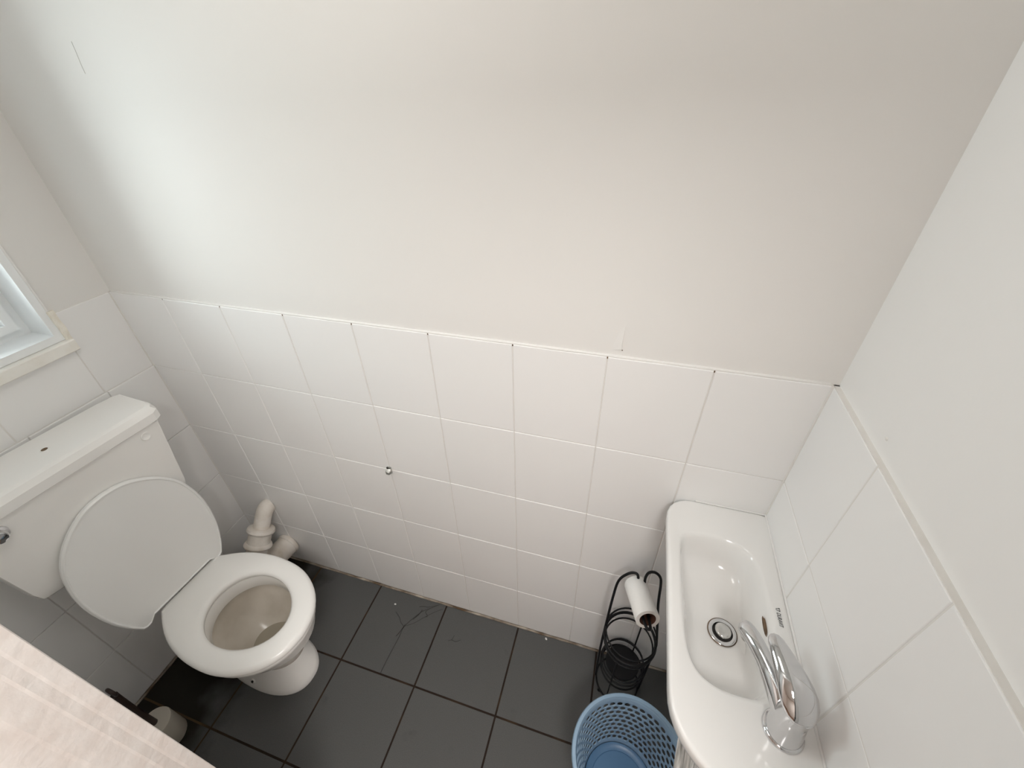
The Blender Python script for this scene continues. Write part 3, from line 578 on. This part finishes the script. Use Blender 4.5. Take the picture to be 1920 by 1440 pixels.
# lever: a long drop, fat above the body and slim at its tip
mb = MB(); rings = []
P0, P1 = Vector((0.001, -0.018, 0.080)), Vector((-0.037, 0.078, 0.122)); d = (P1 - P0); L_ = d.length; d.normalize(); sd = d.cross(Vector((0, 0, 1))).normalized(); upv = sd.cross(d)
for t, w_, h_ in ((0.0, 0.003, 0.002), (0.015, 0.0105, 0.007), (0.06, 0.018, 0.0115), (0.14, 0.0235, 0.015), (0.25, 0.0262, 0.017), (0.38, 0.0255, 0.0165), (0.52, 0.0225, 0.0145), (0.66, 0.0188, 0.012), (0.80, 0.0150, 0.0095), (0.91, 0.0118, 0.0075), (0.97, 0.0085, 0.0055), (1.0, 0.003, 0.002)):
    c_ = P0 + d * (L_ * t) + upv * (0.008 * math.sin(math.pi * t))
    rings.append([c_ + sd * (w_ * math.cos(a)) + upv * (h_ * math.sin(a) * (1.0 if math.sin(a) > 0 else 0.7)) for a in [2 * math.pi * q / 32 for q in range(32)]])
mb.loft(rings); fix(mb.build('lever', chrome, tap, 70))
mb = MB(); mb.box(-0.014, 0.004, -0.016, -0.006, 0.060, 0.080); h_ = mb.build('lever_neck', chrome, tap); b2 = h_.modifiers.new('bevel', 'BEVEL'); b2.width = 0.002

# ------------------------------------------------------------------ cloth under the basin
mb = MB(); nu, nv = 40, 14; uvs = []
for j in range(nv + 1):
    for i in range(nu + 1):
        u, v = i / nu, j / nv
        x = 1.650 + 0.125 * u * (1 - 0.35 * v) - 0.003 * v; y = -0.268 - 0.20 * v; z = 0.668 - 0.13 * v - 0.05 * v * v
        z += (0.010 + 0.004 * math.sin(3 * v)) * math.sin(u * 19 + 1.2 * math.sin(v * 4)) * (0.35 + 0.65 * v)
        mb.v.append((x - 1.72, y + 0.30, z - 0.66)); uvs.append((u, v))
for j in range(nv):
    for i in range(nu):
        a = j * (nu + 1) + i; mb.f.append((a, a + 1, a + nu + 2, a + nu + 1)); mb.mi.append(0)
co = mb.build('cloth', cl, None, 60); co.location = (1.72, -0.30, 0.66)
uvl = co.data.uv_layers.new(name='uv')
for lp in co.data.loops: uvl.data[lp.index].uv = uvs[lp.vertex_index]
sm = co.modifiers.new('thickness', 'SOLIDIFY'); sm.thickness = 0.003
tag(co, 'grey and white streaked cloth draped under the washbasin', 'cloth')

# ------------------------------------------------------------------ bits on the floor
hr = MB()
def strand(pts, r=0.0009): hr.tube(spline([(x, y, 0.0012) for x, y in pts], 4), r, 5)
strand([(0.870, -0.010), (0.845, -0.030), (0.820, -0.048), (0.798, -0.076), (0.772, -0.125), (0.771, -0.16), (0.769, -0.195), (0.766, -0.24), (0.765, -0.290)])
strand([(0.868, -0.012), (0.835, -0.030), (0.812, -0.034), (0.795, -0.040)]); strand([(0.712, -0.084), (0.738, -0.10), (0.752, -0.115), (0.772, -0.126)], 0.0006)
strand([(0.838, -0.036), (0.828, -0.052), (0.842, -0.064), (0.836, -0.070)]); strand([(0.772, -0.124), (0.800, -0.105), (0.830, -0.074), (0.860, -0.045), (0.890, -0.022)], 0.0006)
strand([(0.812, -0.048), (0.806, -0.068), (0.792, -0.092)], 0.0014); strand([(0.772, -0.118), (0.764, -0.150), (0.758, -0.165)], 0.0012)
tag(hr.build('hair_strands', dark, None, 60), 'tangled black hair strands on the grey floor tile by back wall', 'hair')
mb = MB(); hr = mb; strand([(0.955, -0.125), (0.968, -0.118), (0.985, -0.120), (1.0, -0.108)], 0.0006); strand([(0.968, -0.118), (0.972, -0.100)], 0.0006)
tag(mb.build('hair_strands', dark, None, 60), 'single short dark hair on the third floor tile right of the toilet', 'hair')
for x, y, s, lb in ((0.696, -0.058, 0.004, 'white crumb of plaster beside the tangled hair'), (1.308, -0.015, 0.0045, 'white plaster crumb at the wall foot near the roll stand')):
    mb = MB(); mb.lathe([(s * 0.6, 0), (s, s * 0.4), (s * 0.7, s * 0.8), (s * 0.2, s)], n=7)
    o = mb.build('plaster_crumb', paper); o.location = (x, y, 0.0002); o.scale = (1.2, 0.8, 0.6); o.rotation_euler = (0, 0, x * 9); tag(o, lb, 'crumb')
